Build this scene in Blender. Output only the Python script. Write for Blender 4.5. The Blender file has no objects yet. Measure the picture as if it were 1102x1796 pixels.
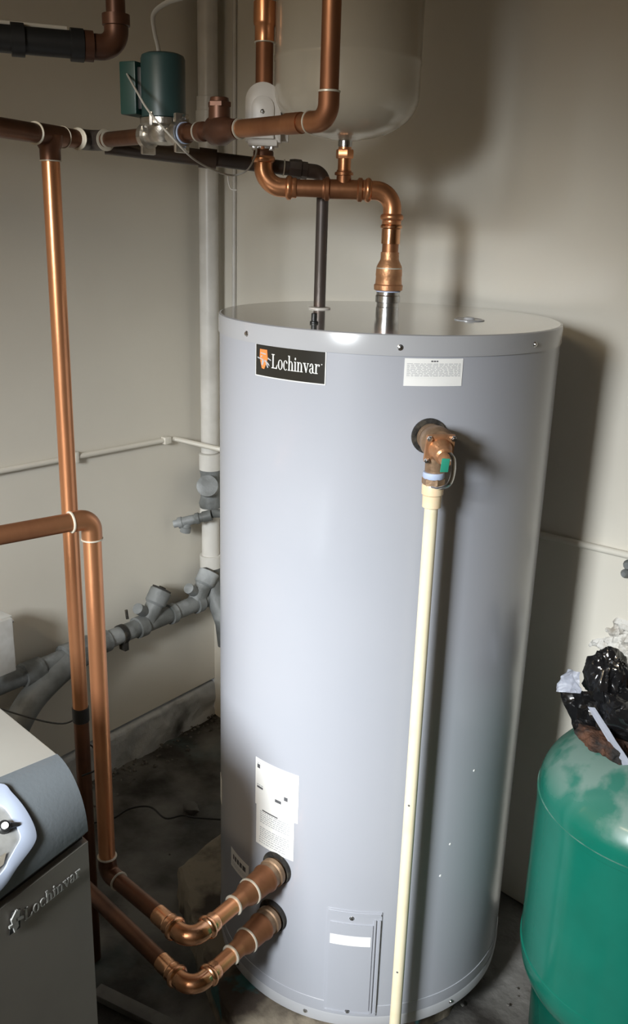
import bpy, bmesh, math, random
from mathutils import Vector as V, Matrix
from mathutils import noise as mnoise
random.seed(7)
C = bpy.context.scene.collection
S = bpy.context.scene
PI = math.pi
R_TANK, H_TANK = .355, 1.529

# ---------------------------------------------------------------- camera
cd = bpy.data.cameras.new('camera'); cam = bpy.data.objects.new('camera', cd); C.objects.link(cam)
cd.sensor_fit = 'VERTICAL'; cd.sensor_height = 36.0; cd.lens = 36.0*1600/1796; cd.clip_start = .02
F = V((-0.6752855, 0.6733162, -0.3010562)); Rg = V((0.6993610, 0.7141960, 0.0286039)); U = V((-0.2342726, 0.1912311, 0.9531773))
cam.matrix_world = Matrix(((Rg.x, U.x, -F.x, 1.2845), (Rg.y, U.y, -F.y, -1.4858), (Rg.z, U.z, -F.z, 1.7078), (0, 0, 0, 1)))
S.camera = cam
S.view_settings.view_transform = 'Standard'; S.view_settings.look = 'None'
S.view_settings.gamma = 1; S.view_settings.exposure = 0.0; S.view_settings.use_curve_mapping = False
S.cycles.max_bounces = 8; S.cycles.blur_glossy = .25; S.cycles.diffuse_bounces = 5; S.cycles.glossy_bounces = 4
# ---------------------------------------------------------------- light: daylight from the window behind the camera
wd = bpy.data.worlds.new('world'); S.world = wd; wd.use_nodes = True
wd.node_tree.nodes['Background'].inputs[0].default_value = (.62, .76, 1, 1)
wd.node_tree.nodes['Background'].inputs[1].default_value = 1.0
WIN = (.82, -3.0, 2.0)          # centre of the window opening in wall_front
WW, WH = .56, .72
ld = bpy.data.lights.new('window_daylight', 'AREA'); ld.shape = 'RECTANGLE'; ld.size = WW-.08; ld.size_y = WH-.08
ld.energy = 24; ld.color = (.92, .97, 1.0); ld.spread = math.radians(59)
lo = bpy.data.objects.new('window_daylight', ld); C.objects.link(lo); lo.location = (WIN[0], WIN[1]+.02, WIN[2])
lo.rotation_euler = (V((-.33, .3, .12))-V(WIN)).to_track_quat('-Z', 'Y').to_euler()

l2 = bpy.data.lights.new('warm_fill_light', 'AREA'); l2.shape = 'RECTANGLE'; l2.size = 1.15; l2.size_y = .14  # warm fill light, added to lift the upper walls and shadows
l2.energy = 24; l2.color = (1.0, .80, .52)
o2 = bpy.data.objects.new('warm_fill_light', l2); C.objects.link(o2); o2.location = (.55, -2.6, 2.655)

# ---------------------------------------------------------------- materials
def mat(name, col, rough=.5, metal=0., col2=None, scale=6., lo_=.4, hi_=.62, bump=0., bscale=40., col3=None, scale3=2., lo3=.55, hi3=.7, rough2=None, coat=0., stretch=None):
    m = bpy.data.materials.new(name); m.use_nodes = True
    nt = m.node_tree; b = nt.nodes['Principled BSDF']; L = nt.links.new
    b.inputs['Roughness'].default_value = rough; b.inputs['Metallic'].default_value = metal
    b.inputs['Base Color'].default_value = (*col, 1)
    if coat: b.inputs['Coat Weight'].default_value = coat; b.inputs['Coat Roughness'].default_value = .12
    tc = nt.nodes.new('ShaderNodeTexCoord'); src = tc.outputs['Object']
    if stretch:
        mp = nt.nodes.new('ShaderNodeMapping'); mp.inputs['Scale'].default_value = stretch; L(src, mp.inputs[0]); src = mp.outputs[0]
    def mask(sc, a, z, det=6):
        n = nt.nodes.new('ShaderNodeTexNoise'); n.inputs['Scale'].default_value = sc; n.inputs['Detail'].default_value = det
        L(src, n.inputs['Vector'])
        r = nt.nodes.new('ShaderNodeMapRange'); r.inputs[1].default_value = a; r.inputs[2].default_value = z; L(n.outputs[0], r.inputs[0])
        return r.outputs[0]
    cur = None
    if col2:
        k = mask(scale, lo_, hi_); mx = nt.nodes.new('ShaderNodeMix'); mx.data_type = 'RGBA'
        mx.inputs[6].default_value = (*col, 1); mx.inputs[7].default_value = (*col2, 1); L(k, mx.inputs[0]); cur = mx.outputs[2]
        if rough2 is not None:
            rr = nt.nodes.new('ShaderNodeMapRange'); rr.inputs[3].default_value = rough; rr.inputs[4].default_value = rough2
            L(k, rr.inputs[0]); L(rr.outputs[0], b.inputs['Roughness'])
        if col3:
            k3 = mask(scale3, lo3, hi3); m3 = nt.nodes.new('ShaderNodeMix'); m3.data_type = 'RGBA'
            L(cur, m3.inputs[6]); m3.inputs[7].default_value = (*col3, 1); L(k3, m3.inputs[0]); cur = m3.outputs[2]
        L(cur, b.inputs['Base Color'])
    if bump:
        n = nt.nodes.new('ShaderNodeTexNoise'); n.inputs['Scale'].default_value = bscale; n.inputs['Detail'].default_value = 5; L(src, n.inputs['Vector'])
        bp = nt.nodes.new('ShaderNodeBump'); bp.inputs['Strength'].default_value = bump; bp.inputs['Distance'].default_value = .01
        L(n.outputs[0], bp.inputs['Height']); L(bp.outputs[0], b.inputs['Normal'])
    return m

M = {}
M['wall'] = mat('painted_wall', (.70, .665, .585), .42, 0, (.645, .605, .53), 1.6, .35, .7, .10, 5.)
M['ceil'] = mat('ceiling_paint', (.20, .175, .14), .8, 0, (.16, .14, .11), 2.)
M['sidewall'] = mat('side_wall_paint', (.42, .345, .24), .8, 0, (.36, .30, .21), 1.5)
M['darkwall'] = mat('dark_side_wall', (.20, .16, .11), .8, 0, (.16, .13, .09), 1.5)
M['kerb'] = mat('kerb_concrete', (.46, .47, .475), .5, 0, (.26, .26, .25), 7, .5, .75, .9, 22., (.035, .033, .03), 3.2, .56, .68)
M['floor'] = mat('dirty_concrete', (.15, .145, .135), .8, 0, (.022, .019, .016), 4., .40, .62, 1.0, 18., (.055, .095, .10), 1.7, .56, .68)
M['pad'] = mat('pad_concrete', (.23, .195, .145), .85, 0, (.05, .036, .026), 8., .45, .6, .8, 25., (.03, .10, .10), 9., .64, .70)
M['tank'] = mat('grey_enamel', (.385, .395, .435), .27, 0, (.365, .378, .42), 3., .3, .7, .02, 3., coat=.2)
M['lid'] = mat('grey_enamel_lid', (.30, .295, .285), .09, .1, (.27, .265, .255), 3., .3, .7, .06, 3., coat=1.)
M['rim'] = mat('grey_enamel_rim', (.40, .405, .425), .22, 0, coat=.4)
M['copper'] = mat('aged_copper', (.44, .20, .095), .36, .8, (.24, .10, .048), 9., .42, .68, .05, 60., rough2=.55, stretch=(1, 1, .35))
M['copper_bright'] = mat('bright_copper', (.80, .44, .25), .20, 1., (.66, .31, .16), 14., .4, .7, .06, 50., rough2=.35)
M['copper_warm'] = mat('warm_copper', (.70, .32, .155), .30, .85, (.50, .205, .095), 12., .45, .75, .04, 60., rough2=.42, stretch=(1, 1, .3))
M['copper_dark'] = mat('dark_brown_copper', (.17, .075, .04), .40, .7, (.09, .042, .026), 10., .4, .7, .05, 60.)
M['black_pipe'] = mat('blackened_copper', (.075, .06, .052), .45, .4, (.12, .065, .04), 9., .5, .8)
M['solder'] = mat('solder_flux', (.56, .52, .43), .45, .3, (.38, .31, .21), 40., .5, .8)
M['brown_iron'] = mat('brown_fitting', (.13, .055, .03), .42, .5, (.07, .032, .02), 14., .4, .7)
M['galv'] = mat('galvanised_steel', (.62, .63, .64), .25, 1., (.45, .45, .44), 30., .4, .7, .05, 60.)
M['cast'] = mat('cast_aluminium', (.55, .52, .47), .30, .9, (.28, .25, .21), 30., .45, .7, .2, 50.)
M['steel'] = mat('screw_steel', (.6, .6, .6), .25, 1.)
M['bronze'] = mat('cast_bronze', (.62, .33, .17), .42, .7, (.42, .20, .10), 30., .4, .7, .15, 90.)
M['bronze_dull'] = mat('dull_bronze', (.36, .24, .15), .5, .6, (.20, .13, .08), 30., .4, .7, .2, 60.)
M['green_pump'] = mat('pump_green', (.026, .058, .056), .42, 0, (.022, .048, .047), 8.)
M['green_dark'] = mat('pump_box_green', (.014, .052, .043), .4)
M['green_tank'] = mat('green_tank_paint', (.006, .165, .115), .22, 0, (.006, .145, .10), 8., .4, .7, .03, 12., coat=.4)
M['white_pl'] = mat('white_plastic', (.66, .62, .57), .4)
M['pvc'] = mat('white_pvc', (.66, .64, .60), .35, 0, (.56, .54, .50), 9.)
M['cpvc'] = mat('cream_cpvc', (.86, .77, .55), .38, 0, (.80, .70, .47), 18., .5, .75)
M['cpvc_fit'] = mat('cream_cpvc_fitting', (.84, .62, .40), .4, 0, (.80, .68, .46), 30., .4, .6)
M['exp'] = mat('beige_tank_paint', (.47, .42, .335), .22, 0, (.42, .375, .30), 2.5, .35, .7, .03, 8., coat=.5)
M['abs'] = mat('dusty_grey_pipe', (.19, .20, .20), .55, 0, (.10, .105, .10), 14., .4, .65, .25, 40., (.40, .42, .43), 5., .58, .72)
M['box'] = mat('box_plastic', (.62, .62, .60), .5, 0, (.5, .49, .46), 15.)
M['black'] = mat('black_rubber', (.012, .012, .012), .45)
M['blackgap'] = mat('black_foam', (.02, .018, .016), .8, 0, (.10, .085, .06), 40., .5, .75, .5, 80.)
M['wire'] = mat('grey_cable', (.42, .39, .34), .5)
M['beige'] = mat('beige_strip', (.48, .44, .37), .5)
M['paper'] = mat('white_label', (.88, .88, .86), .35)
M['ink'] = mat('grey_print', (.42, .43, .45), .6)
M['inkdark'] = mat('dark_print', (.10, .10, .11), .6)
M['logo_bk'] = mat('logo_black', (.022, .021, .018), .25, coat=.3)
M['logo_wh'] = mat('logo_silver', (.78, .78, .76), .35)
M['logo_or'] = mat('logo_orange', (.80, .25, .07), .4)
M['boiler'] = mat('boiler_beige', (.33, .32, .29), .5, 0, (.30, .29, .262), 5., .4, .7)
M['boiler_door'] = mat('boiler_door_taupe', (.24, .225, .20), .45, 0, (.22, .205, .185), 6.)
M['hood'] = mat('boiler_hood_slate', (.115, .130, .142), .42, 0, (.10, .115, .127), 5., .4, .7, .05, 150.)
M['badge'] = mat('badge_chrome', (.42, .42, .40), .35, .3)
M['rubble'] = mat('rubble_grey', (.13, .125, .115), .85, 0, (.05, .045, .04), 30., .4, .6)
M['bezel'] = mat('bezel_blue_white', (.36, .41, .52), .35)
M['panel'] = mat('panel_grey', (.30, .30, .29), .5, 0, (.2, .2, .19), 30.)
M['bag'] = mat('black_bag', (.010, .010, .011), .16, 0, coat=.5)
M['bagwhite'] = mat('bag_white', (.62, .65, .74), .35)
M['rust'] = mat('rusty_scrap', (.10, .042, .022), .8, 0, (.014, .011, .010), 22., .40, .56, .8, 60.)
M['plaster'] = mat('broken_plaster', (.68, .66, .62), .85, 0, (.40, .36, .31), 26., .5, .72, 1., 50.)
M['blue'] = mat('thread_tape_blue', (.42, .50, .68), .6)
M['tag'] = mat('green_tag', (.03, .30, .20), .5)

def dusty(name, base_m):
    """dust settled on the upward-facing dome: a greyish film with wiped patches"""
    m = base_m.copy(); m.name = name; nt = m.node_tree; L = nt.links.new; b = nt.nodes['Principled BSDF']
    old = b.inputs['Base Color'].links[0].from_socket
    geo = nt.nodes.new('ShaderNodeNewGeometry'); sx = nt.nodes.new('ShaderNodeSeparateXYZ'); L(geo.outputs['Normal'], sx.inputs[0])
    up = nt.nodes.new('ShaderNodeMapRange'); up.inputs[1].default_value = .25; up.inputs[2].default_value = .75; L(sx.outputs[2], up.inputs[0])
    tc = nt.nodes.new('ShaderNodeTexCoord'); n = nt.nodes.new('ShaderNodeTexNoise'); n.inputs['Scale'].default_value = 11; n.inputs['Detail'].default_value = 8
    L(tc.outputs['Object'], n.inputs['Vector'])
    r = nt.nodes.new('ShaderNodeMapRange'); r.inputs[1].default_value = .45; r.inputs[2].default_value = .56; r.inputs[3].default_value = .15; r.inputs[4].default_value = .75; L(n.outputs[0], r.inputs[0])
    mu = nt.nodes.new('ShaderNodeMath'); mu.operation = 'MULTIPLY'; L(up.outputs[0], mu.inputs[0]); L(r.outputs[0], mu.inputs[1])
    mx = nt.nodes.new('ShaderNodeMix'); mx.data_type = 'RGBA'; L(mu.outputs[0], mx.inputs[0]); L(old, mx.inputs[6]); mx.inputs[7].default_value = (.22, .30, .27, 1)
    L(mx.outputs[2], b.inputs['Base Color'])
    rr = nt.nodes.new('ShaderNodeMapRange'); rr.inputs[3].default_value = .22; rr.inputs[4].default_value = .65; L(mu.outputs[0], rr.inputs[0]); L(rr.outputs[0], b.inputs['Roughness'])
    return m
M['green_dome'] = dusty('green_tank_dusty', M['green_tank'])

# ---------------------------------------------------------------- mesh helpers
BASE = {}
def thing(name, label, cat, loc=(0, 0, 0), group=None):
    o = bpy.data.objects.new(name, None); C.objects.link(o); o.location = loc; o.empty_display_size = .05
    o['label'] = label; o['category'] = cat
    if group: o['group'] = group
    BASE[o] = V(loc); return o
def obj(name, bm, m, parent=None, sharp=35, label=None, cat=None, kind=None, base=None, recalc=True):
    if recalc: bmesh.ops.recalc_face_normals(bm, faces=bm.faces)
    off = V((0, 0, 0))
    if parent is not None: off = BASE[parent]
    elif base is not None: off = V(base)
    if off.length: bmesh.ops.translate(bm, vec=-off, verts=bm.verts)
    me = bpy.data.meshes.new(name); bm.to_mesh(me); bm.free()
    me.materials.append(M[m] if isinstance(m, str) else m)
    for p in me.polygons: p.use_smooth = True
    me.set_sharp_from_angle(angle=math.radians(sharp))
    o = bpy.data.objects.new(name, me); C.objects.link(o)
    if parent is not None: o.parent = parent; BASE[o] = BASE[parent]
    else: o.location = off; BASE[o] = off
    if label: o['label'] = label
    if cat: o['category'] = cat
    if kind: o['kind'] = kind
    return o
def nb(): return bmesh.new()
def frame(d):
    d = V(d).normalized(); a = V((0, 0, 1)) if abs(d.z) < .9 else V((1, 0, 0))
    x = a.cross(d).normalized(); y = d.cross(x); return x, y, d
def box(bm, c, s, ax=None, bev=0.):
    """box of size s about c; ax = (x,y,z) axes"""
    ax = ax or (V((1, 0, 0)), V((0, 1, 0)), V((0, 0, 1))); c = V(c); vs = []
    for i in (-1, 1):
        for j in (-1, 1):
            for k in (-1, 1): vs.append(bm.verts.new(c+ax[0]*i*s[0]/2+ax[1]*j*s[1]/2+ax[2]*k*s[2]/2))
    fs = [bm.faces.new([vs[i] for i in q]) for q in ((0, 1, 3, 2), (4, 6, 7, 5), (0, 4, 5, 1), (2, 3, 7, 6), (0, 2, 6, 4), (1, 5, 7, 3))]
    if bev:
        es = list({e for f in fs for e in f.edges}); bmesh.ops.bevel(bm, geom=es, offset=bev, segments=2, affect='EDGES', profile=.6)
    return bm
def ring(bm, c, x, y, r, n): return [bm.verts.new(c+x*r*math.cos(2*PI*i/n)+y*r*math.sin(2*PI*i/n)) for i in range(n)]
def bridge(bm, a, b):
    n = len(a)
    for i in range(n): bm.faces.new((a[i], a[(i+1) % n], b[(i+1) % n], b[i]))
def lathe(bm, o, d, prof, n=28, caps=True):
    """prof: list of (distance along d, radius)"""
    x, y, d = frame(d); o = V(o); prev = None; first = None
    for t, r in prof:
        rr = ring(bm, o+d*t, x, y, max(r, 1e-5), n)
        if prev: bridge(bm, prev, rr)
        else: first = rr
        prev = rr
    if caps:
        bm.faces.new(first[::-1]); bm.faces.new(prev)
    return bm
def sweep(bm, pts, rad, n=20, caps=True, flat=None):
    """tube along pts; rad a number or a list; flat=(a,b) gives an elliptical section"""
    pts = [V(p) for p in pts]; N = len(pts); rad = rad if isinstance(rad, (list, tuple)) else [rad]*N
    x = None; prev = None; first = None
    for i, p in enumerate(pts):
        d = (pts[min(i+1, N-1)]-pts[max(i-1, 0)]).normalized()
        if x is None: x, y, _ = frame(d)
        else: x = (x-d*x.dot(d)).normalized()
        y = d.cross(x)
        fx, fy = flat or (1, 1)
        rr = [bm.verts.new(p+x*rad[i]*fx*math.cos(2*PI*k/n)+y*rad[i]*fy*math.sin(2*PI*k/n)) for k in range(n)]
        if prev: bridge(bm, prev, rr)
        else: first = rr
        prev = rr
    if caps: bm.faces.new(first[::-1]); bm.faces.new(prev)
    return bm
def spline(pts, k=6):
    pts = [V(p) for p in pts]; P = [pts[0]*2-pts[1]]+pts+[pts[-1]*2-pts[-2]]; out = []
    for i in range(1, len(P)-2):
        for j in range(k):
            t = j/k; a, b, c, d = P[i-1:i+3]
            out.append(.5*((2*b)+(c-a)*t+(2*a-5*b+4*c-d)*t*t+(3*b-a-3*c+d)*t**3))
    out.append(pts[-1]); return out
def arcpts(P, din, dout, Rb, n=10):
    din = V(din).normalized(); dout = V(dout).normalized(); P = V(P)
    ang = din.angle(dout); t = Rb*math.tan(ang/2); A = P-din*t
    nrm = (dout-din*dout.dot(din)).normalized(); Cn = A+nrm*Rb
    return [Cn-nrm*Rb*math.cos(ang*i/n)+din*Rb*math.sin(ang*i/n) for i in range(n+1)], t
def press_elbow(root, P, din, dout, r, m='copper_bright', Rb=None, sl=.032, name='elbow'):
    """press-fit elbow: a long sleeve with a rolled bead at each mouth"""
    Rb = Rb or r*2.5; arc, t = arcpts(P, din, dout, Rb); din = V(din).normalized(); dout = V(dout).normalized()
    k = r*1.10; pts = []; rad = []
    for q, rr in ((sl, k), (sl-.002, k+.0012), (.021, k+.001), (.019, k+.0035), (.016, k+.0052), (.012, k+.0052), (.009, k+.0035), (.007, k), (.003, k)):
        pts.append(arc[0]-din*q); rad.append(rr)
    for a in arc: pts.append(a); rad.append(k)
    for q, rr in ((.003, k), (.007, k), (.009, k+.0035), (.012, k+.0052), (.016, k+.0052), (.019, k+.0035), (.021, k+.001), (sl-.002, k+.0012), (sl, k)):
        pts.append(arc[-1]+dout*q); rad.append(rr)
    obj(name, sweep(nb(), pts, rad, 28), m, root); return t+sl
def solder_elbow(root, P, din, dout, r, m='copper', Rb=None, sl=.018, rings=True, name='elbow'):
    Rb = Rb or r*1.5; arc, t = arcpts(P, din, dout, Rb); din = V(din).normalized(); dout = V(dout).normalized(); k = r*1.12
    obj(name, sweep(nb(), [arc[0]-din*sl]+arc+[arc[-1]+dout*sl], k, 26), m, root)
    if rings:
        solder(root, arc[0]-din*sl, din, r); solder(root, arc[-1]+dout*sl, dout, r)
    return t+sl
def solder(root, p, d, r, w=.004):
    d = V(d).normalized()
    return obj('solder_ring', lathe(nb(), V(p)-d*w/2, d, [(0, r*1.02), (w*.2, r*1.19), (w*.8, r*1.19), (w, r*1.02)], 26), 'solder', root)
def pipe(root, a, b, r, m='copper', name='pipe', label=None):
    o = obj(name, sweep(nb(), [a, b], r, 26), m, root)
    if label: o['label'] = label
    return o
def tee(root, c, d, br, r, rb, L=.045, lb=.03, m='copper', press=False):
    c = V(c); d = V(d).normalized(); br = V(br).normalized(); bm = nb(); k = r*1.12
    if press: prof = [(-L, k), (-L+.004, k+.001), (-L+.006, k+.0045), (-L+.013, k+.0045), (-L+.016, k), (L-.016, k), (L-.013, k+.0045), (L-.006, k+.0045), (L-.004, k+.001), (L, k)]
    else: prof = [(-L, k), (L, k)]
    lathe(bm, c, d, prof, 28); kb = rb*1.14
    pb = [(0, kb*1.25), (k*.9, kb*1.2), (k+.006, kb), (k+lb, kb)]
    if press: pb = [(0, kb), (k+lb*.4, kb), (k+lb*.45, kb+.004), (k+lb*.75, kb+.004), (k+lb*.85, kb), (k+lb, kb)]
    lathe(bm, c, br, pb, 24); obj('tee', bm, m, root)
def hexnut(bm, o, d, r, h):
    return lathe(bm, o, d, [(0, r*.92), (h*.12, r), (h*.88, r), (h, r*.92)], 6)
# ---- cylinder-surface helpers (the tank axis is the z axis)
def cp(az, z, r): a = math.radians(az); return V((r*math.cos(a), r*math.sin(a), z))
def cyl_patch(bm, a0, a1, z0, z1, r, th=.0008, n=None, skew=0.):
    n = n or max(2, int(abs(a1-a0)/2)); g = []
    for i in range(n+1):
        a = a0+(a1-a0)*i/n; dz = skew*i/n
        g.append([bm.verts.new(cp(a, z0+dz, r)), bm.verts.new(cp(a, z1+dz, r)), bm.verts.new(cp(a, z1+dz, r+th)), bm.verts.new(cp(a, z0+dz, r+th))])
    for i in range(n):
        for k in range(4): bm.faces.new((g[i][k], g[i][(k+1) % 4], g[i+1][(k+1) % 4], g[i+1][k]))
    bm.faces.new(g[0]); bm.faces.new(g[-1][::-1]); return bm
def cyl_poly(bm, pts, r, th=.0006):
    """extruded polygon: pts (u metres from az 0 reference, z)"""
    lo_ = [bm.verts.new(cp(math.degrees(u/R_TANK), z, r)) for u, z in pts]; hi_ = [bm.verts.new(cp(math.degrees(u/R_TANK), z, r+th)) for u, z in pts]
    n = len(pts)
    bm.faces.new(hi_)
    for i in range(n): bm.faces.new((lo_[i], lo_[(i+1) % n], hi_[(i+1) % n], hi_[i]))

# ---- serif letters as polygons in em units (for the maker's wordmark)
def word_polys():
    P = []; cur = [0.]
    def q(*pts): P.append([(cur[0]+x, y) for x, y in pts])
    def stem(x, y0, y1, w=.105): q((x, y0), (x+w, y0), (x+w, y1), (x, y1))
    def ser(x, y, w=.24, h=.035): q((x-w/2, y), (x+w/2, y), (x+w/2, y+h), (x-w/2, y+h))
    def arc(cx, cy, rx, ry, a0, a1, thick=.10, thin=.035, n=14):
        st = []
        for i in range(n+1):
            a = math.radians(a0+(a1-a0)*i/n); w = thin+(thick-thin)*abs(math.cos(a))
            st.append(((cx+rx*math.cos(a), cy+ry*math.sin(a)), (cx+(rx-w)*math.cos(a), cy+(ry-w*.6)*math.sin(a))))
        for i in range(n): q(st[i][0], st[i+1][0], st[i+1][1], st[i][1])
    # L
    stem(.09, 0, .68, .115); ser(.147, .645, .29); ser(.13, 0, .26); q((.1, 0), (.53, 0), (.53, .04), (.1, .04)); q((.42, .03), (.53, .0), (.56, .2), (.53, .2)); cur[0] += .60
    # o
    arc(.235, .225, .215, .24, 0, 360, n=24); cur[0] += .49
    # c
    arc(.22, .225, .20, .24, 50, 310); q((.27, .36), (.36, .30), (.39, .37), (.33, .43)); cur[0] += .42
    # h
    stem(.07, 0, .70); ser(.08, .67, .13); ser(.12, 0, .22); arc(.26, .27, .175, .185, 0, 160, .1); stem(.335, 0, .28); ser(.39, 0, .22); cur[0] += .52
    # i
    stem(.07, 0, .45); ser(.08, .42, .13); ser(.12, 0, .22); q((.07, .56), (.12, .52), (.175, .56), (.175, .62), (.12, .66), (.07, .62)); cur[0] += .25
    # n
    stem(.07, 0, .45); ser(.08, .42, .13); ser(.12, 0, .22); arc(.26, .27, .175, .185, 0, 160, .1); stem(.335, 0, .28); ser(.39, 0, .22); cur[0] += .52
    # v
    q((.03, .45), (.15, .45), (.29, .10), (.23, 0)); q((.23, 0), (.27, 0), (.42, .45), (.37, .45)); ser(.10, .42, .22); ser(.39, .42, .16); cur[0] += .47
    # a
    arc(.19, .115, .16, .125, 60, 300, .09); arc(.20, .31, .145, .15, 0, 160, .1); stem(.245, .03, .32); q((.245, .03), (.42, .0), (.43, .04), (.345, .07)); q((.05, .30), (.13, .30), (.13, .38), (.07, .37)); cur[0] += .44
    # r
    stem(.07, 0, .45); ser(.08, .42, .13); ser(.13, 0, .24); arc(.27, .25, .15, .20, 50, 150, .07, .05); q((.29, .36), (.37, .34), (.40, .42), (.34, .46)); cur[0] += .42
    return P, cur[0]
WORD, WLEN = word_polys()

# ================================================================ THE SETTING
LDv = V((-0.13294836, 0.99112297, 0)); LNv = V((0.99112297, 0.13294836, 0)); UP = V((0, 0, 1)); XX = V((1, 0, 0)); YY = V((0, 1, 0))
CORN = V((-1.164, .451, 0)); ZF = -.10; WB = .451; ZC = 2.75
def struct(name, bm, m, parent=None, **k): return obj(name, bm, m, parent, kind='structure' if parent is None else None, **k)

# wall_left: paint-covered panel standing on the kerb
struct('wall_left', box(nb(), CORN+LDv*(-2.0)+LNv*(-.06)+UP*((.06+ZC)/2), (.12, 4.0, ZC-.06), (LNv, LDv, UP)), 'wall')
bm = nb(); box(bm, V(((-1.16+2.4)/2, WB+.06, (ZF+ZC)/2)), (2.4+1.16+.3, .12, ZC-ZF))
wall_back = struct('wall_back', bm, 'wall')
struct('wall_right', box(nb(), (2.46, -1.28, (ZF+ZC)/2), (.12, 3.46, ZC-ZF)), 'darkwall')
# front wall with the window opening behind the camera
def wall_with_hole():
    bm = nb(); x0, x1, z0, z1 = -1.0, 2.52, ZF, ZC; hx0, hx1, hz0, hz1 = WIN[0]-WW/2, WIN[0]+WW/2, WIN[2]-WH/2, WIN[2]+WH/2; y = -3.07
    for a, b, c, d in ((x0, hx0, z0, z1), (hx1, x1, z0, z1), (hx0, hx1, z0, hz0), (hx0, hx1, hz1, z1)):
        box(bm, ((a+b)/2, y, (c+d)/2), (b-a, .12, d-c))
    return bm
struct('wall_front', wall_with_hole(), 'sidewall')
bm = nb()
for sx in (-1, 1): box(bm, (WIN[0]+sx*(WW/2-.02), -3.08, WIN[2]), (.04, .06, WH))
for sz in (-1, 1): box(bm, (WIN[0], -3.08, WIN[2]+sz*(WH/2-.02)), (WW, .06, .04))
struct('window_1', bm, 'white_pl')
struct('ceiling', box(nb(), (.65, -1.25, ZC+.05), (3.9, 3.8, .1)), 'ceil')

# floor: uneven dirty concrete
def floor_mesh():
    bm = nb(); x0, x1, y0, y1 = -1.3, 2.5, -3.1, .52; nx, ny = 190, 180; g = []
    for i in range(nx+1):
        row = []
        for j in range(ny+1):
            x = x0+(x1-x0)*i/nx; y = y0+(y1-y0)*j/ny
            h = .006*mnoise.fractal(V((x*5, y*5, 0)), 1., 2., 5)+.004*mnoise.noise(V((x*22, y*22, 3)))
            dl = (V((x, y, 0))-CORN).dot(LNv)
            h += .018*max(0, 1-dl/.16)*(.5+mnoise.noise(V((x*12, y*12, 8))))   # rubble line along the kerb
            row.append(bm.verts.new((x, y, ZF-.006+h)))
        g.append(row)
    for i in range(nx):
        for j in range(ny): bm.faces.new((g[i][j], g[i+1][j], g[i+1][j+1], g[i][j+1]))
    return bm
struct('floor', floor_mesh(), 'floor', sharp=80)
def kerb_mesh():
    bm = nb(); n = 220; m_ = 14; g = []
    for i in range(n+1):
        s = -3.6+3.6*i/n; row = []
        for j in range(m_+1):
            t = j/m_
            if t < .75: z = ZF-.01+(.156)*t/.75; d = .0
            else: z = .046; d = -.09*(t-.75)/.25
            p = CORN+LDv*s+LNv*(.004+d)+UP*(z)
            q = p*14; nn = mnoise.fractal(q, 1., 2., 4)*.008
            bite = max(0, mnoise.noise(V((s*3.1, z*9, 2)))-.25)*.05
            row.append(bm.verts.new(p+LNv*(nn-bite if t < .75 else 0)))
        g.append(row)
    for i in range(n):
        for j in range(m_): bm.faces.new((g[i][j], g[i+1][j], g[i+1][j+1], g[i][j+1]))
    return bm
struct('trim_1', kerb_mesh(), 'kerb', sharp=80)
# broken plaster on the back wall, beside the green tank
def plaster():
    bm = nb(); n = 60; g = []; cx, cz, rx, rz = .455, .745, .125, .10
    for i in range(n+1):
        row = []
        for j in range(n+1):
            u = -1.25+2.5*i/n; w = -1.25+2.5*j/n; x = cx+rx*u; z = cz+rz*w
            d = math.hypot(u, w)+.35*mnoise.noise(V((x*25, 0, z*25)))+.18*mnoise.noise(V((x*70, 2, z*70)))
            k = max(0, min(1, (1-d)*3.0)); h = k*(.012+.010*mnoise.fractal(V((x*55, 5, z*55)), .8, 2., 5))
            row.append(bm.verts.new((x, WB+.004-h*1.4, z)))
        g.append(row)
    for i in range(n):
        for j in range(n): bm.faces.new((g[i][j], g[i+1][j], g[i+1][j+1], g[i][j+1]))
    return bm
BASE[wall_back] = V((0, 0, 0))
obj('broken_plaster', plaster(), 'plaster', wall_back, sharp=25)

# ================================================================ WATER HEATER TANK
T = thing('water_heater', 'large light grey cylindrical water heater tank standing in the middle on a concrete pad', 'water heater', (0, 0, 0))
bm = nb(); lathe(bm, (0, 0, .02), UP, [(0, R_TANK), (.01, R_TANK+.0012), (.035, R_TANK+.0012), (.036, R_TANK), (1.49, R_TANK)], 128)
obj('jacket', bm, 'tank', T, 50)
bm = nb(); lathe(bm, (0, 0, -.004), UP, [(0, R_TANK-.012), (.0, R_TANK+.001), (.026, R_TANK+.0022), (.03, R_TANK)], 128); obj('base_ring', bm, 'rim', T)
bm = nb(); lathe(bm, (0, 0, 1.492), UP, [(0, R_TANK-.004), (0, R_TANK+.0025), (.030, R_TANK+.0025), (.0355, R_TANK+.001), (.037, R_TANK-.003)], 128, caps=False); obj('lid_rim', bm, 'rim', T)
bm = nb(); lathe(bm, (0, 0, 1.522), UP, [(0, R_TANK-.004), (.007, R_TANK-.0031), (.0066, .2), (.0072, .001)], 128); obj('lid', bm, 'lid', T)
def screw(p, d, r=.0042, parent=T): obj('screw', lathe(nb(), p, d, [(-.002, r*1.3), (.0005, r*1.3), (.0012, r), (.003, r*.85), (.004, r*.3)], 12), 'steel', parent)
for az in (-97, -45.5, .5, 47, 95, 140, -150): screw(cp(az, 1.507, R_TANK+.0025), cp(az, 0, 1))
for az in (-101, -66.5, -10.2, 40): screw(cp(az, .012, R_TANK+.0012), cp(az, 0, 1))
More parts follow.
